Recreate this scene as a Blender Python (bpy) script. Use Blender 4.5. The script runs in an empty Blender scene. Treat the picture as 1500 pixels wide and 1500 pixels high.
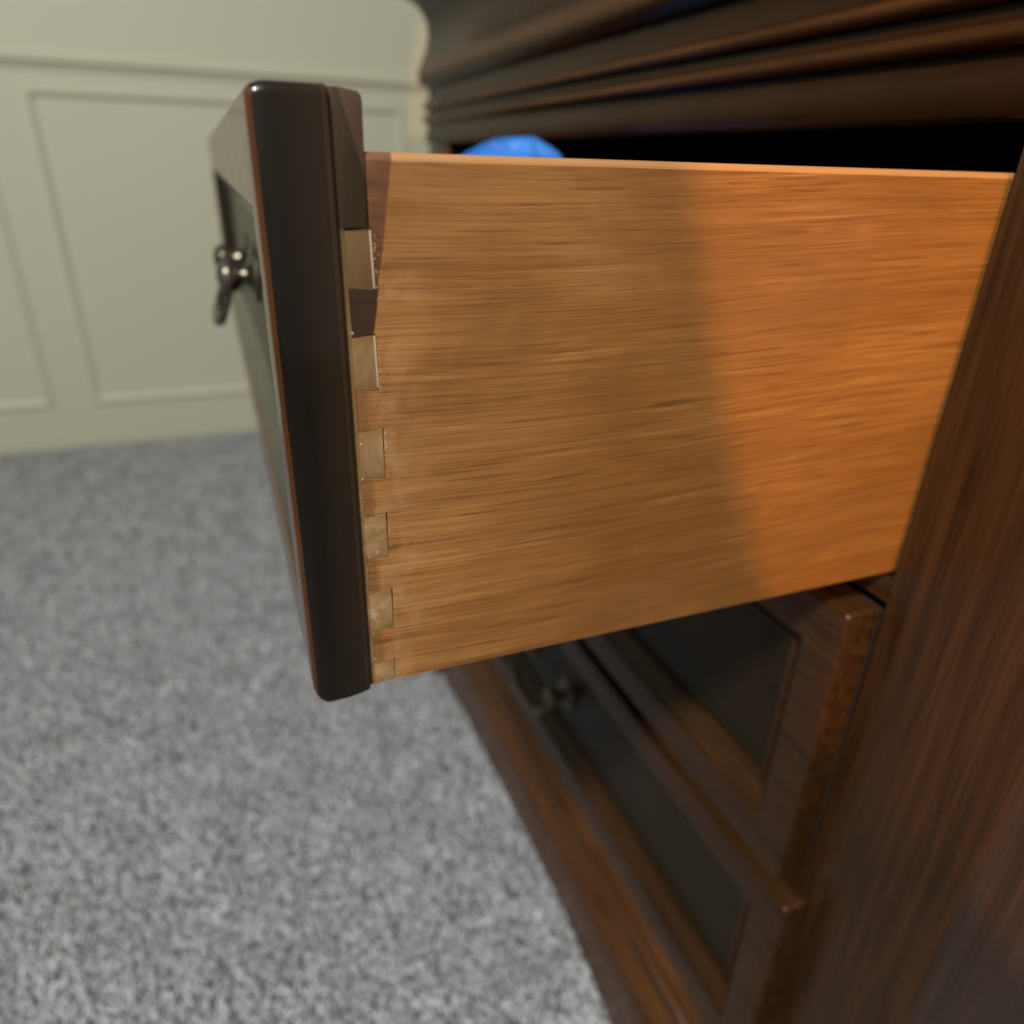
import bpy, bmesh, math, random
import numpy as np
from mathutils import Matrix, Vector, noise

random.seed(7)
S = bpy.context.scene
COL = S.collection
FL = 0.716            # height of the camera above the carpet (metres)

# ------------------------------------------------------------------ camera
cam = bpy.data.cameras.new('camera')
camo = bpy.data.objects.new('camera', cam)
COL.objects.link(camo)
R = Matrix(((0.93115820, 0.13623808, -0.33820643),
            (-0.36363352, 0.41501652, -0.83398558),
            (0.02674066, 0.89955571, 0.43598677)))
camo.matrix_world = Matrix.Translation((0, 0, FL)) @ R.to_4x4()
cam.sensor_width = 36.0
cam.lens = 36.0 * 1055.0 / 1500.0
cam.clip_start = 0.01
cam.clip_end = 50
cam.dof.use_dof = True
cam.dof.focus_distance = 0.220
cam.dof.aperture_fstop = 6.0
S.camera = camo

# ------------------------------------------------------------------ light
world = bpy.data.worlds.new('World'); S.world = world
world.use_nodes = True
world.node_tree.nodes['Background'].inputs[0].default_value = (1.0, 0.96, 0.90, 1)
world.node_tree.nodes['Background'].inputs[1].default_value = 0.24

def lamp(name, kind, loc, target, energy, color, **kw):
    l = bpy.data.lights.new(name, kind); o = bpy.data.objects.new(name, l); COL.objects.link(o)
    l.energy = energy; l.color = color
    for k, v in kw.items(): setattr(l, k, v)
    o.location = (loc[0], loc[1], loc[2] + FL)
    d = Vector((target[0], target[1], target[2] + FL)) - o.location
    o.rotation_euler = d.to_track_quat('-Z', 'Y').to_euler()
    return o
# cool ceiling lamp over the carpet, left of the dresser
lamp('ceiling_lamp', 'AREA', (-0.95, -0.85, 1.45), (0.0, 0.5, -0.3), 72, (1.0, 0.965, 0.93), shape='DISK', size=0.26)
# added warm spot; its cone edge on the drawer side stands for the photographer's shadow
lamp('warm_edge_spot', 'SPOT', (-0.15, -1.0, 0.45), (0.96, 0.2, 0.19), 64, (1.0, 0.48, 0.14),
     spot_size=math.radians(60.8), spot_blend=0.0, shadow_soft_size=0.009)

S.view_settings.view_transform = 'Standard'
S.view_settings.look = 'None'
S.view_settings.exposure = 0.0
S.view_settings.gamma = 1.0

# ------------------------------------------------------------------ materials
class NT:
    def __init__(s, name):
        s.m = bpy.data.materials.new(name); s.m.use_nodes = True
        s.t = s.m.node_tree; s.b = s.t.nodes['Principled BSDF']
    def n(s, typ, **kw):
        x = s.t.nodes.new(typ)
        for k, v in kw.items():
            if k.startswith('i_'): x.inputs[k[2:].replace('_', ' ')].default_value = v
            else: setattr(x, k, v)
        return x
    def l(s, a, b): s.t.links.new(a, b)
    def math(s, op, a, b=None, c=None, clamp=False):
        x = s.t.nodes.new('ShaderNodeMath'); x.operation = op; x.use_clamp = clamp
        for i, v in enumerate((a, b, c)):
            if v is None: continue
            if hasattr(v, 'is_output'): s.l(v, x.inputs[i])
            else: x.inputs[i].default_value = v
        return x.outputs[0]
    def ramp(s, f, stops):
        r = s.t.nodes.new('ShaderNodeValToRGB'); s.l(f, r.inputs[0])
        e = r.color_ramp.elements
        while len(e) < len(stops): e.new(0.5)
        for k, (p, c) in enumerate(stops):
            e[k].position = p; e[k].color = (*c, 1) if len(c) == 3 else c
        return r.outputs[0]
    def mix(s, f, a, b, mode='MIX'):
        x = s.t.nodes.new('ShaderNodeMix'); x.data_type = 'RGBA'; x.blend_type = mode
        for i, v in ((0, f), (6, a), (7, b)):
            if hasattr(v, 'is_output'): s.l(v, x.inputs[i])
            elif i == 0: x.inputs[0].default_value = v
            else: x.inputs[i].default_value = (*v, 1)
        return x.outputs[2]
    def pos(s):
        g = s.t.nodes.new('ShaderNodeNewGeometry'); return g.outputs['Position']
    def noise(s, vec, scale, detail=4, rough=0.5, dist=0.0, stretch=None, loc=(0, 0, 0)):
        mp = s.t.nodes.new('ShaderNodeMapping'); s.l(vec, mp.inputs[0])
        mp.inputs['Scale'].default_value = stretch or (1, 1, 1); mp.inputs['Location'].default_value = loc
        x = s.t.nodes.new('ShaderNodeTexNoise'); s.l(mp.outputs[0], x.inputs['Vector'])
        x.inputs['Scale'].default_value = scale; x.inputs['Detail'].default_value = detail
        x.inputs['Roughness'].default_value = rough; x.inputs['Distortion'].default_value = dist
        return x.outputs['Fac']
    def bump(s, h, strength=0.3, dist=0.001):
        b = s.t.nodes.new('ShaderNodeBump'); s.l(h, b.inputs['Height'])
        b.inputs['Strength'].default_value = strength; b.inputs['Distance'].default_value = dist
        s.l(b.outputs[0], s.b.inputs['Normal'])
    def set(s, **kw):
        for k, v in kw.items():
            inp = s.b.inputs[k.replace('_', ' ')]
            if hasattr(v, 'is_output'): s.l(v, inp)
            else: inp.default_value = (*v, 1) if isinstance(v, tuple) else v
        return s.m

GR = {'x': (1, 22, 22), 'y': (22, 1, 22), 'z': (22, 22, 1)}
def lacquer(name, dark, light, axis='y', rough=0.22, coat=0.5, worn=None, spec=0.3):
    """dark stained wood under a glossy finish"""
    t = NT(name); p = t.pos()
    f = t.noise(p, 9, 6, 0.6, 0.6, GR[axis])
    f2 = t.noise(p, 5, 3, 0.5)
    c = t.ramp(f, [(0.3, dark), (0.72, light)])
    c = t.mix(t.ramp(f2, [(0.35, (0, 0, 0)), (0.75, (1, 1, 1))]), c, tuple(x * 1.6 for x in light), 'MIX') if worn else c
    if name == 'cornice_walnut':      # glossy highlight streaks painted onto the two beads and the belly of the curve
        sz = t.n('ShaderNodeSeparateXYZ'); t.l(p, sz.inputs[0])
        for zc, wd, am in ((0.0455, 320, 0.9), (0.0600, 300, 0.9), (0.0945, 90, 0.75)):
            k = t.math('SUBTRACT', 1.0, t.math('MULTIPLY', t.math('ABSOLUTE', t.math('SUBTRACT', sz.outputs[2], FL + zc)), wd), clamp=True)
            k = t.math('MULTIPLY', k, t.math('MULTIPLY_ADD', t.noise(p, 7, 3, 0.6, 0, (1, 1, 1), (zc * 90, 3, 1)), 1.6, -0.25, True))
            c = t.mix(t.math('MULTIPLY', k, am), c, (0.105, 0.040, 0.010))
    fine = t.noise(p, 60, 5, 0.6, 0, GR[axis])
    r = t.math('MULTIPLY_ADD', t.noise(p, 30, 4, 0.6), 0.14, rough - 0.07)
    t.bump(fine, 0.12, 0.0006)
    return t.set(Base_Color=c, Roughness=r, Coat_Weight=coat, Coat_Roughness=0.12, Specular_IOR_Level=spec)

def side_wood():
    """varnished light hardwood ply, long horizontal grain, stained where the front's dye ran over"""
    t = NT('drawer_side_wood'); p = t.pos()
    sx = t.n('ShaderNodeSeparateXYZ'); t.l(p, sx.inputs[0])
    X, Z = sx.outputs[0], t.math('SUBTRACT', sx.outputs[2], FL)
    # gentle bow of the grain
    bow = t.math('MULTIPLY', t.math('SINE', t.math('MULTIPLY_ADD', X, 15.0, 0.4)), 0.0028)
    cb = t.n('ShaderNodeCombineXYZ'); t.l(X, cb.inputs[0]); t.l(sx.outputs[1], cb.inputs[1])
    t.l(t.math('ADD', sx.outputs[2], bow), cb.inputs[2]); q = cb.outputs[0]
    broad = t.noise(q, 6, 5, 0.55, 0.25, (1, 6, 9))
    mid = t.noise(q, 24, 7, 0.66, 0.15, (0.45, 17, 17))
    pores = t.noise(q, 95, 4, 0.62, 0.0, (0.30, 10, 10), (3.1, 0, 7.7))
    dash = t.noise(q, 36, 3, 0.5, 0.1, (0.45, 17, 17), (9, 2, 1))
    blot = t.noise(p, 14, 3, 0.5, 0.3)
    c = t.ramp(mid, [(0.28, (0.165, 0.056, 0.008)), (0.5, (0.270, 0.107, 0.020)), (0.74, (0.345, 0.155, 0.038))])
    c = t.mix(t.ramp(broad, [(0.36, (0.75, 0.75, 0.75)), (0.6, (0, 0, 0))]), c, (0.200, 0.072, 0.011))
    c = t.mix(t.ramp(blot, [(0.5, (0, 0, 0)), (0.75, (0.6, 0.6, 0.6))]), c, (0.29, 0.125, 0.036))
    tan = t.math('SUBTRACT', 1.0, t.math('DIVIDE', t.math('SUBTRACT', X, 0.045), 0.075), clamp=True)
    c = t.mix(t.math('MULTIPLY', tan, t.ramp(t.noise(q, 18, 4, 0.6, 0.1, (0.5, 12, 12), (5, 5, 5)), [(0.35, (0.15, 0.15, 0.15)), (0.6, (0.7, 0.7, 0.7))])), c, (0.42, 0.200, 0.062))
    c = t.mix(t.ramp(pores, [(0.33, (0.7, 0.7, 0.7)), (0.45, (0, 0, 0))]), c, (0.11, 0.038, 0.007))
    c = t.mix(t.ramp(dash, [(0.62, (0, 0, 0)), (0.80, (0.7, 0.7, 0.7))]), c, (0.095, 0.031, 0.006))
    fib = t.noise(q, 260, 3, 0.7, 0.0, (0.10, 6, 6), (2, 8, 3))
    c = t.mix(t.ramp(fib, [(0.40, (0.35, 0.35, 0.35)), (0.5, (0, 0, 0))]), c, (0.12, 0.042, 0.008))
    c = t.mix(t.ramp(fib, [(0.62, (0, 0, 0)), (0.75, (0.5, 0.5, 0.5))]), c, (0.50, 0.26, 0.10))
    hand = t.noise(p, 9, 4, 0.6, 0.6, (1, 1, 1.6), (3, 1, 6))
    c = t.mix(t.ramp(hand, [(0.42, (0.45, 0.45, 0.45)), (0.55, (0, 0, 0))]), c, (0.16, 0.062, 0.014))
    # paler colour along the top arris
    top = t.math('GREATER_THAN', Z, -0.0004)
    c = t.mix(t.math('MULTIPLY', top, 0.5), c, (0.56, 0.29, 0.11))
    # pale scuffed zone near the joint
    je = t.math('SUBTRACT', 1.0, t.math('DIVIDE', t.math('SUBTRACT', X, 0.040), 0.016), clamp=True)
    c = t.mix(t.math('MULTIPLY', je, t.ramp(t.noise(p, 60, 4, 0.6, 0, (1, 1, .7)), [(0.5, (0, 0, 0)), (0.66, (0.55, 0.55, 0.55))])), c, (0.44, 0.26, 0.125))
    # brown tails lower down where finish pooled by the front
    pool = t.math('MULTIPLY', t.math('SUBTRACT', 0.0368, X), 500.0, clamp=True)
    c = t.mix(t.math('MULTIPLY', pool, 0.55), c, (0.15, 0.055, 0.015))
    # dye that ran over from the front: a wedge, wide at the top, ending by the second pin
    w = t.math('MULTIPLY_ADD', Z, 0.157, 0.0457)              # x of the wedge edge at height z
    w = t.math('ADD', w, t.math('MULTIPLY', t.math('SUBTRACT', t.noise(p, 120, 3, 0.5), 0.5), 0.0012))
    d = t.math('MULTIPLY', t.math('SUBTRACT', w, X), 2600.0, clamp=True)
    up = t.math('MULTIPLY', t.math('ADD', Z, 0.046), 900.0, clamp=True)
    d = t.math('MULTIPLY', d, up)
    st = t.ramp(t.noise(p, 70, 4, 0.6, 0, (1, 1, 2.2)), [(0.3, (0.050, 0.020, 0.010)), (0.7, (0.17, 0.062, 0.026))])
    c = t.mix(t.math('MULTIPLY', d, 0.86), c, st)
    dk = t.math('MULTIPLY', t.math('MULTIPLY', t.math('LESS_THAN', Z, -0.0312), d), t.math('GREATER_THAN', Z, -0.0465))
    c = t.mix(t.math('MULTIPLY', dk, 0.85), c, (0.022, 0.012, 0.006))
    h = t.math('ADD', t.math('MULTIPLY', pores, 0.7), t.math('ADD', t.math('MULTIPLY', mid, 0.5), t.math('MULTIPLY', fib, 0.35)))
    t.bump(h, 0.35, 0.0006)
    return t.set(Base_Color=c, Roughness=t.math('MULTIPLY_ADD', mid, 0.2, 0.34), Specular_IOR_Level=0.4, Coat_Weight=0.12, Coat_Roughness=0.35)

def core_wood():
    """pale substrate of the front; its top end is dyed dark"""
    t = NT('front_core_wood'); p = t.pos()
    sx = t.n('ShaderNodeSeparateXYZ'); t.l(p, sx.inputs[0])
    X, Z = sx.outputs[0], t.math('SUBTRACT', sx.outputs[2], FL)
    n1 = t.noise(p, 55, 5, 0.6, 0.3, (2.5, 1, 0.5))
    oi = t.n('ShaderNodeObjectInfo')
    c = t.ramp(n1, [(0.3, (0.24, 0.135, 0.050)), (0.7, (0.37, 0.230, 0.105))])
    sp = t.noise(p, 300, 3, 0.6)
    c = t.mix(t.ramp(sp, [(0.62, (0, 0, 0)), (0.75, (0.6, 0.6, 0.6))]), c, (0.17, 0.10, 0.05))
    c = t.mix(t.ramp(t.noise(p, 130, 3, 0.6, 0, (1, 1, 1), (4, 4, 4)), [(0.58, (0, 0, 0)), (0.72, (0.5, 0.5, 0.5))]), c, (0.55, 0.46, 0.33))
    c = t.mix(t.math('MULTIPLY', oi.outputs['Random'], 0.35), c, (0.30, 0.20, 0.10))
    u = t.math('FRACT', t.math('DIVIDE', t.math('SUBTRACT', -0.0440 + 0.0277, Z), 0.0277))
    ed = t.math('MINIMUM', u, t.math('ABSOLUTE', t.math('SUBTRACT', 0.566, u)))
    ed = t.math('SUBTRACT', 1.0, t.math('DIVIDE', ed, t.math('MULTIPLY_ADD', t.noise(p, 110, 3, 0.6), 0.22, 0.01)), clamp=True)
    c = t.mix(t.math('MULTIPLY', ed, 0.75), c, (0.20, 0.092, 0.026))
    smr = t.noise(p, 75, 4, 0.65, 0.8, (1, 1, .6), (1, 9, 2))
    c = t.mix(t.ramp(smr, [(0.40, (0.75, 0.75, 0.75)), (0.54, (0, 0, 0))]), c, (0.20, 0.105, 0.038))
    upz = t.math('MULTIPLY', t.math('ADD', Z, 0.060), 30.0, clamp=True)
    c = t.mix(t.math('MULTIPLY', upz, 0.85), c, (0.115, 0.064, 0.022))
    # strip beside the front layer keeps some finish
    st = t.math('MULTIPLY', t.math('SUBTRACT', 0.0325, X), 900.0, clamp=True)
    c = t.mix(t.math('MULTIPLY', st, 0.6), c, (0.15, 0.075, 0.025))
    wob = t.math('MULTIPLY', t.math('SUBTRACT', t.noise(p, 160, 3, 0.5), 0.5), 0.002)
    dye = t.math('MULTIPLY', t.math('ADD', t.math('ADD', Z, 0.0172), wob), 1200.0, clamp=True)
    dc = t.mix(t.noise(p, 90, 3, 0.5), (0.026, 0.016, 0.006), (0.040, 0.024, 0.011))
    hi = t.math('MULTIPLY', t.math('SUBTRACT', t.math('ADD', X, t.math('MULTIPLY', Z, 0.28)), 0.0372), 1800.0, clamp=True)
    dc = t.mix(t.math('MULTIPLY', hi, 0.8), dc, (0.085, 0.045, 0.030))
    xe = t.math('MULTIPLY', t.math('SUBTRACT', X, 0.0312), 3000.0, clamp=True)
    c = t.mix(t.math('MULTIPLY', dye, t.math('MULTIPLY_ADD', xe, 0.25, 0.72)), c, dc)
    t.bump(t.noise(p, 260, 4, 0.7, 0, (2, 1, 0.4)), 0.4, 0.0004)
    return t.set(Base_Color=c, Roughness=0.5, Specular_IOR_Level=0.35)

def front_lacquer():
    """near-black brown lacquer, rubbed through to red-brown along the front arris"""
    t = NT('drawer_front_lacquer'); p = t.pos()
    sx = t.n('ShaderNodeSeparateXYZ'); t.l(p, sx.inputs[0])
    X, Y, Z = sx.outputs
    f = t.noise(p, 10, 5, 0.6, 0.5, (16, 16, 1))
    c = t.ramp(f, [(0.3, (0.0045, 0.0035, 0.0015)), (0.75, (0.011, 0.0065, 0.003))])
    fy = t.noise(p, 8, 6, 0.6, 0.7, (20, 1, 20))
    cf = t.ramp(fy, [(0.3, (0.055, 0.022, 0.009)), (0.72, (0.15, 0.060, 0.024))])
    # the face (away from the end) is the browner wood
    face = t.math('LESS_THAN', X, 0.01165)
    c = t.mix(face, c, cf)
    edge = t.math('MULTIPLY', t.math('SUBTRACT', t.math('ADD', 0.01290, t.math('MULTIPLY', t.noise(p, 60, 3, 0.6, 0, (1, 1, .4)), 0.0006)), X), 3500.0, clamp=True)
    edge = t.math('MULTIPLY', edge, t.math('SUBTRACT', 1.0, face))
    c = t.mix(t.math('MULTIPLY', edge, t.math('MULTIPLY_ADD', t.noise(p, 45, 4, 0.7, 0, (1, 1, .35), (7, 7, 7)), 0.9, 0.25, True)), c, (0.085, 0.027, 0.007))
    br = t.math('DIVIDE', t.math('SUBTRACT', X, 0.019), 0.011, clamp=True)
    c = t.mix(t.math('MULTIPLY', br, 0.7), c, (0.027, 0.015, 0.006))
    # narrow rubbed line by the glue joint
    e2 = t.math('MULTIPLY', t.math('GREATER_THAN', X, 0.0290), 0.55)
    c = t.mix(e2, c, (0.050, 0.026, 0.010))
    t.bump(t.noise(p, 70, 4, 0.5, 0, (3, 3, 1)), 0.06, 0.0005)
    return t.set(Base_Color=c, Roughness=t.math('MULTIPLY_ADD', t.noise(p, 40, 4, 0.6), 0.12, 0.24), Coat_Weight=0.4, Coat_Roughness=0.07, Specular_IOR_Level=0.25)

def wall_paint():
    t = NT('olive_cream_paint'); p = t.pos()
    c = t.mix(t.noise(p, 1.5, 3, 0.5), (0.51, 0.515, 0.365), (0.55, 0.55, 0.41))
    t.bump(t.noise(p, 220, 3, 0.6), 0.15, 0.001)
    return t.set(Base_Color=c, Roughness=0.55)

def carpet_mat(name, a, b):
    t = NT(name); p = t.pos()
    n = t.noise(p, 110, 3, 0.6); n2 = t.noise(p, 19, 4, 0.65)
    at = t.n('ShaderNodeAttribute', attribute_name='tone')
    v = t.math('ADD', t.math('MULTIPLY', n, 0.55), t.math('MULTIPLY', at.outputs['Fac'], 0.5))
    c = t.ramp(v, [(0.25, a), (0.75, b)])
    c = t.mix(t.ramp(n2, [(0.4, (0, 0, 0)), (0.62, (0.65, 0.65, 0.65))]), c, tuple(0.5 * (i + j) * 0.68 for i, j in zip(a, b)))
    return t.set(Base_Color=c, Roughness=0.95, Specular_IOR_Level=0.1)

def metal():
    t = NT('antique_pewter'); p = t.pos()
    n = t.noise(p, 120, 4, 0.6)
    c = t.ramp(n, [(0.35, (0.05, 0.045, 0.032)), (0.65, (0.24, 0.215, 0.165))])
    return t.set(Base_Color=c, Metallic=0.9, Roughness=0.34)

def cloth():
    t = NT('blue_cotton'); p = t.pos()
    n = t.noise(p, 25, 4, 0.6)
    c = t.ramp(n, [(0.35, (0.020, 0.13, 0.52)), (0.65, (0.05, 0.235, 0.74))])
    dots = t.n('ShaderNodeTexVoronoi'); dots.inputs['Scale'].default_value = 45; t.l(p, dots.inputs['Vector'])
    c = t.mix(t.math('MULTIPLY', t.math('LESS_THAN', dots.outputs['Distance'], 0.14), 0.3), c, (0.5, 0.35, 0.6))
    t.bump(t.noise(p, 900, 2, 0.5), 0.3, 0.0005)
    return t.set(Base_Color=c, Roughness=0.9, Specular_IOR_Level=0.15)

def plain(name, c, r=0.5):
    t = NT(name); return t.set(Base_Color=c, Roughness=r)

M = dict(side=side_wood(), core=core_wood(), front=front_lacquer(),
         frame=lacquer('dark_walnut_frame', (0.015, 0.0068, 0.0025), (0.053, 0.0215, 0.0066), 'y', 0.26, 0.05, None, 0.2),
         framez=lacquer('dark_walnut_upright', (0.017, 0.008, 0.003), (0.055, 0.023, 0.008), 'z', 0.28, 0.05, None, 0.2),
         panel=lacquer('black_brown_panel', (0.011, 0.0078, 0.0035), (0.021, 0.0135, 0.006), 'y', 0.32, 0.0, None, 0.14),
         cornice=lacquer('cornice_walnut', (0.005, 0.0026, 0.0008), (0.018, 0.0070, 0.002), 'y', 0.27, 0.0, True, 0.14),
         base=lacquer('base_walnut', (0.026, 0.012, 0.004), (0.105, 0.040, 0.012), 'y', 0.27, 0.1, None, 0.22),
         inner=lacquer('inner_board', (0.12, 0.06, 0.025), (0.22, 0.12, 0.05), 'y', 0.6, 0.0),
         carc=lacquer('carcass_inside', (0.025, 0.016, 0.009), (0.05, 0.03, 0.018), 'y', 0.7, 0.0),
         wall=wall_paint(), carpet=carpet_mat('grey_carpet_backing', (0.13, 0.135, 0.14), (0.22, 0.23, 0.24)),
         pile=carpet_mat('grey_carpet_pile', (0.30, 0.308, 0.312), (0.60, 0.618, 0.63)),
         metal=metal(), cloth=cloth(), glue=plain('dried_glue', (0.42, 0.31, 0.19), 0.3), sliver=plain('raw_wood_sliver', (0.40, 0.31, 0.19), 0.6), crack=plain('crack_black', (0.006, 0.004, 0.003), 0.9))

# ------------------------------------------------------------------ helpers
def wpos(o):
    v = Vector((0, 0, 0))
    while o is not None: v = v + o.location; o = o.parent
    return v

def obj(name, vf, mat, parent=None, smooth=35, bevel=0, loc=None):
    """vf = (verts, faces) with z measured from the camera height"""
    v, f = vf
    base = wpos(parent) if parent else Vector((0, 0, 0))
    l = Vector(loc) + Vector((0, 0, FL)) if loc else (base.copy() if parent else Vector((0, 0, 0)))
    me = bpy.data.meshes.new(name)
    me.from_pydata([(a - l.x, b - l.y, c + FL - l.z) for a, b, c in v], [], f)
    bm = bmesh.new(); bm.from_mesh(me)
    bmesh.ops.recalc_face_normals(bm, faces=bm.faces)
    if bevel:
        ed = [e for e in bm.edges if len(e.link_faces) == 2 and e.calc_face_angle(0) > 0.6]
        bmesh.ops.bevel(bm, geom=ed, offset=bevel, segments=2, profile=0.6, affect='EDGES', clamp_overlap=True)
    bm.to_mesh(me); bm.free()
    me.materials.append(mat)
    if smooth:
        me.shade_smooth(); me.set_sharp_from_angle(angle=math.radians(smooth))
    o = bpy.data.objects.new(name, me); COL.objects.link(o)
    if parent: o.parent = parent; o.location = l - base
    else: o.location = l
    return o

def thing(name, label, cat, loc, group=None):
    o = bpy.data.objects.new(name, None); COL.objects.link(o)
    o.empty_display_size = 0.05
    o.location = (loc[0], loc[1], loc[2] + FL); o['label'] = label; o['category'] = cat
    if group: o['group'] = group
    return o

def box(x0, x1, y0, y1, z0, z1):
    v = [(x, y, z) for x in (x0, x1) for y in (y0, y1) for z in (z0, z1)]
    return v, [(0, 1, 3, 2), (4, 6, 7, 5), (0, 4, 5, 1), (2, 3, 7, 6), (0, 2, 6, 4), (1, 5, 7, 3)]

def join(*vfs):
    V, F = [], []
    for v, f in vfs:
        k = len(V); V += v; F += [tuple(i + k for i in q) for q in f]
    return V, F

def ext_y(poly, y0, y1):
    """(x,z) polygon extruded along y"""
    n = len(poly)
    v = [(x, y0, z) for x, z in poly] + [(x, y1, z) for x, z in poly]
    return v, [tuple(range(n)), tuple(range(2 * n - 1, n - 1, -1))] + [(i, (i + 1) % n, n + (i + 1) % n, n + i) for i in range(n)]

def ext_x(poly, x0, x1):
    n = len(poly)
    v = [(x0, y, z) for y, z in poly] + [(x1, y, z) for y, z in poly]
    return v, [tuple(range(n)), tuple(range(2 * n - 1, n - 1, -1))] + [(i, (i + 1) % n, n + (i + 1) % n, n + i) for i in range(n)]

def rect_loops(loops, rc=0.0, seg=1):
    """loops = [(x, y0, y1, z0, z1, r)...] rounded rectangles skinned one after the other"""
    V, F = [], []
    n = 4 * (seg + 1)
    for L in loops:
        x, y0, y1, z0, z1 = L[:5]; r = max(L[5] if len(L) > 5 else rc, 1e-5)
        for (cy, cz, a0) in ((y0 + r, z0 + r, 180), (y1 - r, z0 + r, 270), (y1 - r, z1 - r, 0), (y0 + r, z1 - r, 90)):
            for k in range(seg + 1):
                a = math.radians(a0 + 90 * k / seg)
                V.append((x, cy + r * math.cos(a), cz + r * math.sin(a)))
    for k in range(len(loops) - 1):
        for i in range(n):
            a, b = n * k + i, n * k + (i + 1) % n
            F.append((a, b, b + n, a + n))
    return V, F

def sweep_front(prof, XF, Y0, Y1, XB):
    """profile [(p, z)] swept round near end, front and far end with mitred corners"""
    V, F = [], []
    for p, z in prof:
        V += [(XB, Y0 - p, z), (XF - p, Y0 - p, z), (XF - p, Y1 + p, z), (XB, Y1 + p, z)]
    n = len(prof)
    for k in range(n - 1):
        for i in range(3):
            a = 4 * k + i; F.append((a, a + 1, a + 5, a + 4))
    # close the inside so it is a solid moulding
    return V, F

def smoothpts(pts, sub=5):
    out = []
    n = len(pts)
    for i in range(n - 1):
        p0, p1, p2, p3 = pts[max(i - 1, 0)], pts[i], pts[i + 1], pts[min(i + 2, n - 1)]
        for k in range(sub):
            t = k / sub
            out.append(tuple(0.5 * (2 * b + (c - a) * t + (2 * a - 5 * b + 4 * c - d) * t * t + (-a + 3 * b - 3 * c + d) * t ** 3)
                             for a, b, c, d in zip(p0, p1, p2, p3)))
    out.append(pts[-1]); return out

def lathe(prof, c, axis='x', n=24):
    """prof [(r, h)], h measured outwards along -x from c"""
    V, F = [], []
    for r, h in prof:
        for k in range(n):
            a = 2 * math.pi * k / n
            V.append((c[0] - h, c[1] + r * math.cos(a), c[2] + r * math.sin(a)))
    for j in range(len(prof) - 1):
        for k in range(n):
            a, b = j * n + k, j * n + (k + 1) % n
            F.append((a, b, b + n, a + n))
    F.append(tuple(range(n))); F.append(tuple(range((len(prof) - 1) * n, len(prof) * n)))
    return V, F

def tube(path, rad, n=10):
    V, F = [], []
    P = [Vector(p) for p in path]
    for i, p in enumerate(P):
        d = (P[min(i + 1, len(P) - 1)] - P[max(i - 1, 0)]).normalized()
        u = d.cross(Vector((0.31, 0.12, 0.94))).normalized(); w = d.cross(u)
        r = rad[i] if isinstance(rad, list) else rad
        for k in range(n):
            a = 2 * math.pi * k / n; q = p + u * (r * math.cos(a)) + w * (r * math.sin(a)); V.append(tuple(q))
    for j in range(len(P) - 1):
        for k in range(n):
            a, b = j * n + k, j * n + (k + 1) % n
            F.append((a, b, b + n, a + n))
    F.append(tuple(range(n))); F.append(tuple(range((len(P) - 1) * n, len(P) * n)))
    return V, F

# ------------------------------------------------------------------ the setting
WY = 2.10
cp = obj('carpet', ([(-4, -3, -FL), (3, -3, -FL), (3, WY + 0.02, -FL), (-4, WY + 0.02, -FL)], [(0, 1, 2, 3)]), M['carpet'], smooth=0)
cp['kind'] = 'structure'

# wainscoted wall: field, chair rail, framed panels
w = obj('wall', box(-4, 3, WY, WY + 0.1, -FL - 0.01, 1.9), M['wall'], smooth=0); w['kind'] = 'structure'
rail_prof = [(WY + 0.001, 0.186), (WY - 0.010, 0.186), (WY - 0.016, 0.181), (WY - 0.016, 0.174), (WY - 0.007, 0.168), (WY - 0.005, 0.160), (WY + 0.001, 0.158)]
v, f = [], []
n = len(rail_prof)
v = [(-4, y, z) for y, z in rail_prof] + [(3, y, z) for y, z in rail_prof]
f = [tuple(range(n)), tuple(range(2 * n - 1, n - 1, -1))] + [(i, (i + 1) % n, n + (i + 1) % n, n + i) for i in range(n)]
obj('chair_rail', (v, f), M['wall'], w)
def panel_frame(x0, x1, z0, z1):
    V, F = [], []
    prof = [(0, 0.001), (0.002, -0.008), (0.010, -0.009), (0.018, -0.004), (0.022, 0.001)]
    for d, h in prof:
        V += [(x0 + d, WY + h, z0 + d), (x1 - d, WY + h, z0 + d), (x1 - d, WY + h, z1 - d), (x0 + d, WY + h, z1 - d)]
    for k in range(len(prof) - 1):
        for i in range(4):
            a, b = 4 * k + i, 4 * k + (i + 1) % 4; F.append((a, b, b + 4, a + 4))
    return V, F
for i in range(-4, 3):
    x1 = 0.515 + i * 0.95
    obj('panel_moulding', panel_frame(x1 - 0.86, x1, -0.60, 0.125), M['wall'], w)

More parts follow.
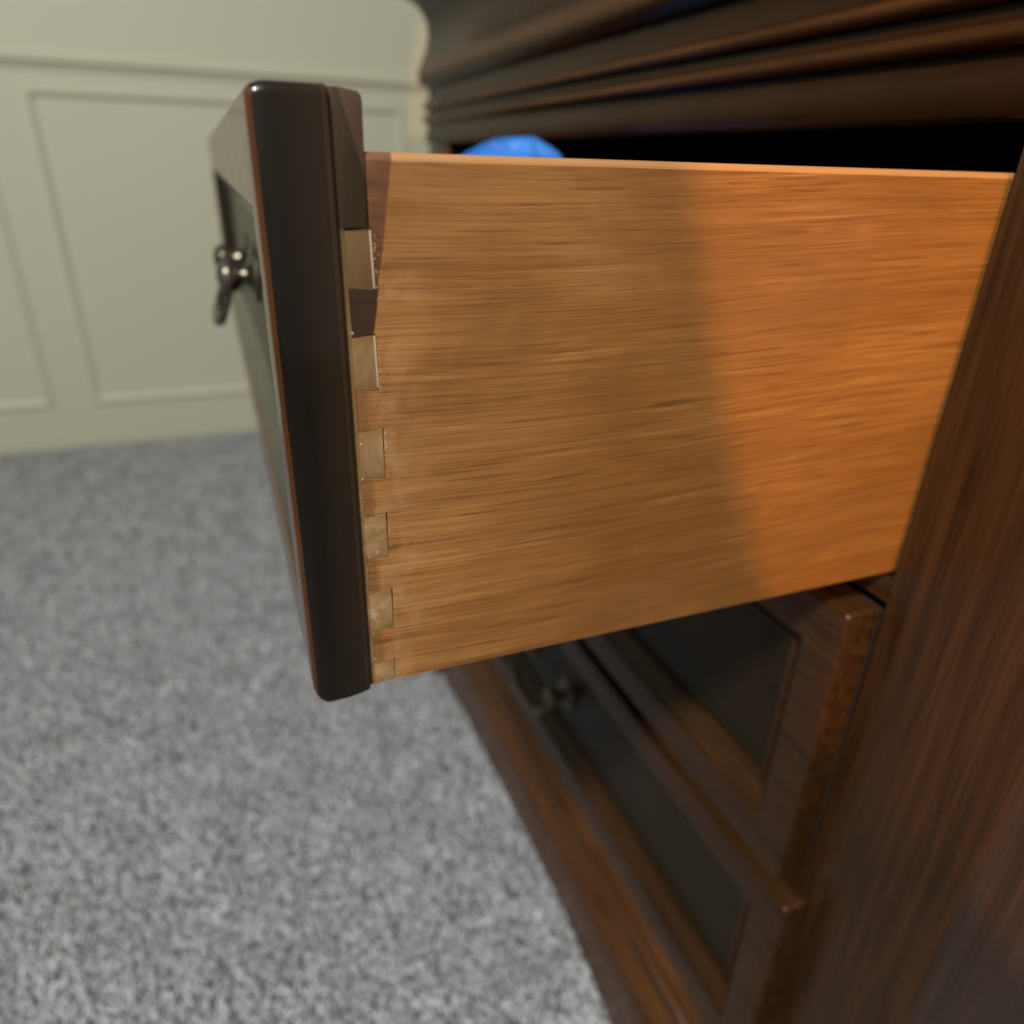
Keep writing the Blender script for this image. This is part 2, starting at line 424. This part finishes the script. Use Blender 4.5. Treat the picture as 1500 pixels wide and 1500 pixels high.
# carpet pile: leaning twisted tufts, tens of thousands of them
def pile():
    rng = np.random.default_rng(3)
    N = 200000
    # denser near the camera
    u = rng.random(N)
    y = 0.12 + 1.97 * u ** 1.35
    x = -1.35 + rng.random(N) * 1.64
    keep = ~((x > 0.258) & (y > 0.10) & (y < 0.99))
    x, y = x[keep], y[keep]; N = len(x)
    r = rng.uniform(0.0013, 0.0026, N)
    h = rng.uniform(0.003, 0.0095, N)
    cl = np.sin(x * 190 + np.sin(y * 130) * 2) * np.sin(y * 170 + np.sin(x * 90) * 2)
    h = h * (1 + 0.15 * cl)
    lx, ly = rng.normal(0, 0.004, N), rng.normal(0, 0.004, N)
    a0 = rng.random(N) * 6.28
    V = np.zeros((N, 7, 3))
    for k in range(3):
        a = a0 + k * 2.094
        V[:, k] = np.stack([x + r * np.cos(a), y + r * np.sin(a), np.zeros(N)], 1)
        b = a + 0.7
        V[:, 3 + k] = np.stack([x + lx * .5 + 1.05 * r * np.cos(b), y + ly * .5 + 1.05 * r * np.sin(b), h * .65], 1)
    V[:, 6] = np.stack([x + lx, y + ly, h], 1)
    F = []
    base = (np.arange(N) * 7)[:, None]
    tri = np.array([[0, 1, 3], [1, 4, 3], [1, 2, 4], [2, 5, 4], [2, 0, 5], [0, 3, 5], [3, 4, 6], [4, 5, 6], [5, 3, 6]])
    F = (base[:, :, None] + tri[None]).reshape(-1, 3)
    me = bpy.data.meshes.new('carpet_pile')
    me.vertices.add(N * 7); me.vertices.foreach_set('co', V.reshape(-1).astype(np.float32))
    nt = len(F)
    me.loops.add(nt * 3); me.loops.foreach_set('vertex_index', F.reshape(-1).astype(np.int32))
    me.polygons.add(nt); me.polygons.foreach_set('loop_start', np.arange(0, nt * 3, 3, dtype=np.int32))
    me.polygons.foreach_set('loop_total', np.full(nt, 3, dtype=np.int32))
    me.update()
    at = me.attributes.new('tone', 'FLOAT', 'POINT')
    at.data.foreach_set('value', np.repeat(rng.random(N), 7).astype(np.float32))
    me.materials.append(M['pile']); me.shade_smooth()
    o = bpy.data.objects.new('carpet_pile', me); COL.objects.link(o)
    o.location = (0, 0, 0.0)
    o['kind'] = 'stuff'; o['label'] = 'short grey twisted pile of the carpet in front of the dresser'; o['category'] = 'carpet pile'
pile()

# ------------------------------------------------------------------ dresser carcass
XF, YN, YF = 0.2687, 0.122, 0.973         # face frame plane, near end, far end
XB = 0.72
OY0, OY1 = 0.198, 0.897                   # drawer openings
dr = thing('dresser', 'dark walnut dresser with a stepped and curved cornice standing on grey carpet', 'dresser', (0.45, 0.547, -FL))
obj('side_panel', box(XF + 0.02, XB, YN + 0.001, YN + 0.019, -0.69, 0.16), M['framez'], dr, bevel=0.0006)
obj('side_panel', box(XF + 0.02, XB, YF - 0.019, YF - 0.001, -0.69, 0.16), M['framez'], dr, bevel=0.0006)
obj('back_panel', box(XB - 0.012, XB - 0.002, YN + 0.0195, YF - 0.0195, -0.69, 0.16), M['carc'], dr)
for a, b in ((YN, OY0), (OY1, YF)):
    obj('stile', box(XF, XF + 0.0197, a, b, -0.69, 0.0180), M['framez'], dr, bevel=0.0012)
for a, b in ((-0.1795, -0.167), (-0.3785, -0.3625), (-0.60, -0.548)):
    obj('rail', box(XF + 0.0008, XF + 0.021, OY0 - 0.0002, OY1 + 0.0002, a, b), M['frame'], dr, bevel=0.0008)
for z in (-0.171, -0.366):
    obj('dust_panel', box(XF + 0.0215, XB - 0.014, YN + 0.02, YF - 0.02, z - 0.006, z), M['carc'], dr)

# cornice profile (p = how far it stands out, z)
def bead(z0, z1, p, n=5):
    zc, r = (z0 + z1) / 2, (z1 - z0) / 2
    return [(p + r * math.cos(a), zc + r * math.sin(a)) for a in [(-90 + 180 * k / n) * math.pi / 180 for k in range(n + 1)]]
corn = [(-0.018, 0.0187), (0.0015, 0.0187), (0.0028, 0.0200), (0.0028, 0.0300), (0.0012, 0.0330), (0.0008, 0.0395)]
corn += bead(0.0400, 0.0500, 0.0010)
corn += [(0.0006, 0.0512), (0.0006, 0.0535)]
corn += bead(0.0540, 0.0640, 0.0005)
corn += [(0.0002, 0.0655), (-0.0006, 0.0700), (0.0, 0.0770)]
corn += smoothpts([(0.0035, 0.0790), (0.0085, 0.0850), (0.0098, 0.0910), (0.0076, 0.1000), (0.0030, 0.1120), (-0.0003, 0.1250), (-0.0008, 0.1350), (0.0005, 0.1450), (0.0045, 0.1540), (0.0110, 0.1630), (0.0230, 0.1710)], 4)
corn += [(0.0320, 0.1720), (0.0320, 0.1760)]
corn += bead(0.1765, 0.1945, 0.0330, 7)
corn += [(-0.018, 0.1950)]
cv, cf = sweep_front(corn, XF, YN, YF, XB)
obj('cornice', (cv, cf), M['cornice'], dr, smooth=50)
obj('top_rail', box(XF + 0.006, XF + 0.018, YN + 0.02, YF - 0.02, 0.020, 0.149), M['carc'], dr)
obj('top_board', box(XF + 0.015, XB, YN + 0.015, YF - 0.015, 0.150, 0.1946), M['frame'], dr)
# base
bp = [(-0.016, -0.5475), (0.001, -0.5478)] + smoothpts([(0.0012, -0.551), (0.003, -0.560), (0.009, -0.568), (0.0150, -0.574)], 4)
bp += bead(-0.588, -0.576, 0.0150)[::-1] + [(0.0165, -0.590), (0.0165, -0.598)] + smoothpts([(0.018, -0.600), (0.0275, -0.610), (0.0305, -0.620)], 3) + [(0.0305, -0.640), (-0.016, -0.6402)]
bv, bf = sweep_front(bp, XF, YN, YF, XB)
obj('base_moulding', (bv, bf), M['base'], dr, smooth=50)
# apron: arched lower edge between the feet
ap = [(YF + 0.030, -0.641), (YF + 0.030, -0.712)]
arch = smoothpts([(0.90, -0.712), (0.86, -0.704), (0.83, -0.706), (0.78, -0.694), (0.68, -0.686), (0.55, -0.678), (0.45, -0.676), (0.37, -0.684), (0.29, -0.703), (0.26, -0.706), (0.21, -0.712)], 4)
ap += arch + [(YN - 0.030, -0.712), (YN - 0.030, -0.641)]
obj('apron', ext_x([(y, z) for y, z in ap], XF - 0.0295, XF - 0.004), M['base'], dr, smooth=40)
for a, b in ((YN - 0.030, YN - 0.006), (YF + 0.006, YF + 0.030)):
    obj('side_apron', box(XF - 0.0035, XB, a, b, -0.700, -0.6405), M['base'], dr)
def foot(y0, y1, s):
    V, F = [], []
    # ogee foot face proud of the apron, curved on its inner edge
    pr = smoothpts([(0.000, -0.650), (0.004, -0.662), (0.008, -0.680), (0.0095, -0.700), (0.009, -0.7145)], 4)
    n = len(pr)
    for k, (p, z) in enumerate(pr):
        inner = y0 + 0.02 * (1 - k / (n - 1)) if s > 0 else y1 - 0.05 * (1 - k / (n - 1))
        a, b = (inner, y1 + p) if s > 0 else (y0 - p, inner)
        V += [(XF - 0.0298 - p, a, z), (XF - 0.0298 - p, b, z), (XF - 0.0296, a, z), (XF - 0.0296, b, z)]
    for k in range(n - 1):
        o = 4 * k
        F += [(o, o + 1, o + 5, o + 4), (o + 1, o + 3, o + 7, o + 5), (o + 3, o + 2, o + 6, o + 7), (o + 2, o, o + 4, o + 6)]
    F += [(0, 2, 3, 1), (4 * n - 4, 4 * n - 3, 4 * n - 1, 4 * n - 2)]
    return V, F
obj('foot', foot(0.86, YF + 0.030, 1), M['base'], dr, smooth=50)
obj('foot', foot(YN - 0.030, 0.285, -1), M['base'], dr, smooth=50)

# ------------------------------------------------------------------ drawers
T = 0.0187   # front thickness
RC = 0.012   # depth of the sunk panel
def drawer_front(root, X, y0, y1, z0, z1, iy0, iy1, iz0, iz1, matf, rb=0.0085, rt=0.0028, rs=0.0022, bk=0.0):
    """framed front: rounded outer arris, flat border, sloping bead down to a sunk panel"""
    RR = 0.0055 if rb > 0.005 else 0.0045
    L = [(X + T, y0 + 0.0002, y1 - 0.0002, z0 + 0.0002 + bk, z1 - 0.0002, 0.0022), (X + T - 0.0004, y0, y1, z0 + bk * 0.86, z1, 0.0025), (X + T - 0.003, y0, y1, z0 + bk * 0.42, z1, 0.003), (X + T - 0.007, y0, y1, z0 + bk * 0.12, z1, 0.003)]
    for k in range(9):
        th = math.pi / 2 * k / 8
        g, d = 1 - math.cos(th), RR * (1 - math.sin(th))
        L.append((X + d, y0 + rs * g, y1 - rs * g, z0 + rb * g, z1 - rt * g, 0.003 - 0.0012 * g))
    b = 0.015
    def inn(o, x): L.append((x, iy0 + o, iy1 - o, iz0 + o, iz1 - o))
    inn(-0.0025, X); inn(-0.0010, X + 0.0002); inn(-0.0005, X + 0.0016); inn(0.0, X + 0.0018)
    for k in range(1, 6):
        t = k / 6; inn(b * 0.75 * t, X + 0.0018 + (RC - 0.004) * (t ** 0.8))
    inn(b * 0.77, X + RC - 0.0008); inn(b * 0.85, X + RC - 0.0022); inn(b * 0.95, X + RC - 0.0018); inn(b, X + RC)
    inn(b, X + T - 0.001)
    fr = obj('front_frame', rect_loops(L, 0.0002, 5), matf, root, smooth=40)
    pn = obj('sunk_panel', box(X + RC + 0.0002, X + T - 0.0015, iy0 + b - 0.004, iy1 - b + 0.004, iz0 + b - 0.004, iz1 - b + 0.004), M['panel'], root)
    return fr

def bail_pull(root, X, yc, zc):
    """two rosettes with ball posts and a drooping bail"""
    hp = bpy.data.objects.new('bail_pull', None); COL.objects.link(hp); hp.parent = root
    hp.location = Vector((X, yc, zc + FL)) - wpos(root)
    for s in (-1, 1):
        y = yc + s * 0.044
        obj('rosette', lathe([(0.0165, 0.0), (0.0165, 0.0014), (0.0140, 0.0030), (0.0110, 0.0030), (0.0085, 0.0052), (0.0058, 0.0062), (0.0052, 0.0090), (0.0066, 0.0102), (0.0090, 0.0128), (0.0100, 0.0160), (0.0092, 0.0195), (0.0066, 0.0222), (0.0020, 0.0235)], (X, y, zc)), M['metal'], hp, smooth=50)
    path = []
    for k in range(25):
        a = math.pi * k / 24
        y = yc - 0.0440 * math.cos(a) * (1 + 0.12 * math.sin(a) ** 2)
        path.append((X - 0.0160 - 0.010 * math.sin(a), y, zc - 0.003 - 0.030 * math.sin(a) ** 0.8))
    rad = [0.0019 + 0.0022 * math.sin(math.pi * k / 24) ** 2 for k in range(25)]
    obj('bail', tube(path, rad), M['metal'], hp, smooth=60)

IY0, IY1 = 0.2235, 0.872
Y1 = 0.899
# --- the open top drawer (subject)
X1 = 0.0117
SY = 0.2008          # outer face of the near drawer side
SZ0, SZ1 = -0.1640, 0.0016
od = thing('open_drawer', 'open top drawer with pale dovetailed side and dark lacquered front, pulled out of the dresser', 'drawer', (0.25, 0.547, SZ0), 'drawers of the dresser')
drawer_front(od, X1, 0.1996, Y1, SZ0 - 0.0040, 0.0160, IY0, IY1, -0.136, -0.0135, M['front'], bk=0.0024)
bail_pull(od, X1 + RC, 0.535, -0.067)
# pins and board of the front's core
XC0, XT, XP = X1 + T, 0.0326, 0.0389     # layer back, tail tips, pin bases
pins = [(-0.0164, -0.0319, 0.0004), (-0.0440, -0.0598, 0.0), (-0.0714, -0.0872, 0.0006), (-0.0991, -0.1146, 0.0003), (-0.1266, -0.1420, 0.0007), (-0.1547, -0.1640, 0.0003)]
obj('core_board', join(box(XC0 + 0.0002, XP + 0.0003, SY + 0.0123, Y1 - 0.004 - 0.012, SZ0 + 0.001, 0.0145)), M['core'], od, bevel=0.0004)
# end of the core: strip left of the joint and the head above the first pin, one board
ce = [(XC0 + 0.0002, SZ0 + 0.0003), (XT, SZ0 + 0.0003), (XT, -0.0163), (XP - 0.0004, -0.0163), (XP, 0.0125), (XP - 0.0003, 0.0140), (XP - 0.0012, 0.0147), (XC0 + 0.003, 0.0154), (XC0 + 0.0002, 0.0154)]
obj('core_end', ext_y(ce, SY + 0.0001, SY + 0.0119), M['core'], od, bevel=0.00012)
for i, (zt, zb, dx) in enumerate(pins):
    fl = 0.0006
    last = i == len(pins) - 1
    first = i == 0
    poly = [(XT - 0.0002, zt - fl), (XP + dx, zt - 0.00015 + 0.0002), (XP + dx, zb + (0.0006 if last else -0.0001)), (XT - 0.0002, zb + (0.0002 if last else fl))]
    dy = [0.00005, -0.00005, 0.00004, -0.00003, 0.00003, 0.0][i]
    pv, pf = ext_y(poly, SY + dy, SY + 0.0118)
    o = obj('dovetail_pin', (pv, pf), M['core'], od, bevel=0.00012)
# drawer side with the tails: outline follows the pins with a hair of a gap
g = 0.00012
def side_outline():
    P = [(0.475, SZ1), (XP + 0.00006, SZ1)]
    P += [(XP + 0.00006, -0.0164 + g)]
    for i, (zt, zb, dx) in enumerate(pins):
        gap = [0.0002, 0.00025, 0.00035, 0.00045, 0.00045, 0.0003][i]
        if i > 0:
            P += [(XT + g, zt + g - 0.0006), (XP + dx, zt + g + 0.00005)]
        P += [(XP + dx + gap, zt + g + (0.00005 if i else 0))]
        if i == 4 or i == 3:   # the open crack is widest at its top
            P += [(XP + dx + gap * 0.4, zb + 0.003)]
        if i < len(pins) - 1:
            P += [(XP + dx + 0.00012, zb - g - 0.0001), (XT + g, zb - g + 0.0006)]
        else:
            P += [(XP + dx + 0.00030, SZ0 + 0.0004)]
    P += [(0.475, SZ0)]
    # slivers removed where the points coincide
    out = [P[0]]
    for q in P[1:]:
        if (q[0] - out[-1][0]) ** 2 + (q[1] - out[-1][1]) ** 2 > 1e-9: out.append(q)
    return out
sv, sf = ext_y(side_outline(), SY, SY + 0.0120)
so = obj('drawer_side', (sv, sf), M['side'], od, smooth=30)
# roundover along the top edge
mbm = bmesh.new(); mbm.from_mesh(so.data)
tops = [e for e in mbm.edges if all(abs((v.co.z + so.location.z + wpos(od).z - FL) - SZ1) < 1e-5 for v in e.verts) and abs(e.verts[0].co.x - e.verts[1].co.x) > 0.2]
bmesh.ops.bevel(mbm, geom=tops, offset=0.0022, segments=4, profile=0.5, affect='EDGES')
rest = [e for e in mbm.edges if len(e.link_faces) == 2 and e.calc_face_angle(0) > 0.6 and all(abs(v.co.y + so.location.y + wpos(od).y - SY) < 1e-5 for v in e.verts)]
bmesh.ops.bevel(mbm, geom=rest, offset=0.00012, segments=1, affect='EDGES')
mbm.to_mesh(so.data); mbm.free(); so.data.shade_smooth(); so.data.set_sharp_from_angle(angle=math.radians(30))
# near-black strip behind the joint, far side, back and bottom of the box
obj('joint_backing', box(XP + 0.0008, XP + 0.0030, SY + 0.0121, SY + 0.0150, SZ0 + 0.001, SZ1 - 0.003), M['crack'], od)
obj('drawer_side', box(XP + 0.0005, 0.475, Y1 - 0.017, Y1 - 0.005, SZ0, SZ1), M['inner'], od, bevel=0.0015)
obj('drawer_back', box(0.4755, 0.487, SY + 0.0005, Y1 - 0.0055, SZ0, SZ1 - 0.002), M['inner'], od, bevel=0.001)
obj('drawer_bottom', box(XP + 0.0006, 0.475, SY + 0.0122, Y1 - 0.0172, SZ0 + 0.008, SZ0 + 0.013), M['inner'], od)

# torn pale slivers standing along the first two pins
for zt, zb, x in ((-0.0168, -0.0316, XP + 0.0005), (-0.0442, -0.0590, XP + 0.0001)):
    P_ = [(x - 0.0006, zt), (x - 0.0001, zt + 0.0001), (x + 0.0001, (zt + zb) / 2), (x + 0.00025, zb), (x - 0.0003, zb + 0.0002), (x - 0.0005, (zt + zb) / 2)]
    obj('pale_sliver', ext_y(P_, SY - 0.00022, SY + 0.0002), M['sliver'], od, bevel=0.00004)

# dried glue squeezed out of the joint: uncountable specks
def flecks():
    rnd = random.Random(5); V, F = [], []
    spots = []
    for i, (zt, zb, dx) in enumerate(pins):
        nn = [18, 14, 30, 16, 14, 5][i]
        for _ in range(nn):
            spots.append((XP + dx + 0.0006 + abs(rnd.gauss(0, 0.00022)), rnd.uniform(zb + 0.0005, zt - 0.001), rnd.uniform(0.00006, 0.00028)))
    for _ in range(50):
        spots.append((XT - 0.0001 + rnd.gauss(0, 0.0002), rnd.uniform(-0.145, -0.088), rnd.uniform(0.00008, 0.00022)))
    for z in (-0.0755, -0.0868, -0.1013, -0.1135, -0.1428, -0.0432, -0.1533, -0.1120, -0.1127):
        spots.append((XT + rnd.uniform(0.0001, 0.0004) + (0.003 if z in (-0.1120, -0.1127) else 0), z, 0.00036))
    for _ in range(10): spots.append((rnd.uniform(0.035, 0.0395), rnd.uniform(-0.1645, -0.1575), 0.0002))
    for _ in range(24): spots.append((rnd.uniform(0.0400, 0.0445), rnd.uniform(-0.036, -0.0165), rnd.uniform(0.00006, 0.00018)))
    spots += [(0.0640, -0.0868, 0.00018), (0.0662, -0.1152, 0.00012), (0.1050, -0.0070, 0.00020)]
    for x, z, r in spots:
        k = len(V)
        m = 6
        for j in range(m):
            a = 6.283 * j / m
            V.append((x + r * rnd.uniform(.6, 1.3) * math.cos(a), SY + 0.00002, z + r * rnd.uniform(.6, 1.7) * math.sin(a)))
        V.append((x + r * .2, SY - r * 0.6, z))
        F += [(k + j, k + (j + 1) % m, k + m) for j in range(m)]
        F.append(tuple(k + j for j in range(m)))
    o = obj('glue_specks', (V, F), M['glue'], od, smooth=60); o['kind'] = 'stuff'
flecks()

# --- the two closed drawers below
XD = 0.2500
d2 = thing('closed_drawer', 'closed middle drawer directly under the open one, dark sunk panel', 'drawer', (XD, 0.547, -0.366), 'drawers of the dresser')
drawer_front(d2, XD, 0.2000, Y1, -0.3662, -0.1835, IY0, IY1, -0.3372, -0.2110, M['frame'], 0.003, 0.003, 0.002)
bail_pull(d2, XD + RC, 0.547, -0.274)
obj('drawer_box', box(XF + 0.022, 0.66, 0.208, 0.888, -0.355, -0.195), M['inner'], d2)
obj('drawer_neck', box(XD + T + 0.0001, XF + 0.0218, 0.203, 0.892, -0.3605, -0.1865), M['carc'], d2)
d3 = thing('closed_drawer', 'closed bottom drawer with a bail pull, just above the base moulding', 'drawer', (XD, 0.547, -0.545), 'drawers of the dresser')
drawer_front(d3, XD, 0.1890, Y1, -0.5450, -0.3754, 0.2135, IY1, -0.5163, -0.4013, M['frame'], 0.003, 0.003, 0.002)
bail_pull(d3, XD + RC, 0.535, -0.462)
obj('drawer_box', box(XF + 0.022, 0.66, 0.208, 0.888, -0.535, -0.385), M['inner'], d3)
obj('drawer_neck', box(XD + T + 0.0001, XF + 0.0218, 0.203, 0.892, -0.543, -0.3815), M['carc'], d3)

# ------------------------------------------------------------------ blue cloth in the drawer
def cloth_lump():
    V, F = [], []
    nu, nv = 60, 36
    c = Vector((0.207, 0.55, -0.060)); zb = SZ0 + 0.0135
    for j in range(nv + 1):
        th = math.pi * j / nv
        for i in range(nu):
            ph = 2 * math.pi * i / nu
            d = Vector((math.sin(th) * math.cos(ph), math.sin(th) * math.sin(ph), math.cos(th)))
            fold = 0.05 * noise.noise(d * 3.0 + Vector((1, 2, 3))) + 0.05 * math.sin(5 * ph + 5 * d.z) * math.sin(th) + 0.035 * noise.noise(d * 9.0)
            k = 1 + fold
            V.append((c.x - 0.010 + (d.x * 0.056 + 0.022 * d.z * abs(d.z) * abs(d.z)) * k, c.y + d.y * 0.11 * k, max(c.z + d.z * 0.077 * (1 + 0.6 * fold), zb)))
    for j in range(nv):
        for i in range(nu):
            a, b = j * nu + i, j * nu + (i + 1) % nu
            F.append((a, b, b + nu, a + nu))
    return V, F
co = obj('folded_cloth', cloth_lump(), M['cloth'], None, smooth=180, loc=(0.205, 0.55, SZ0 + 0.0135))
co['label'] = 'bright blue bunched cloth showing above the open drawer side'; co['category'] = 'cloth'
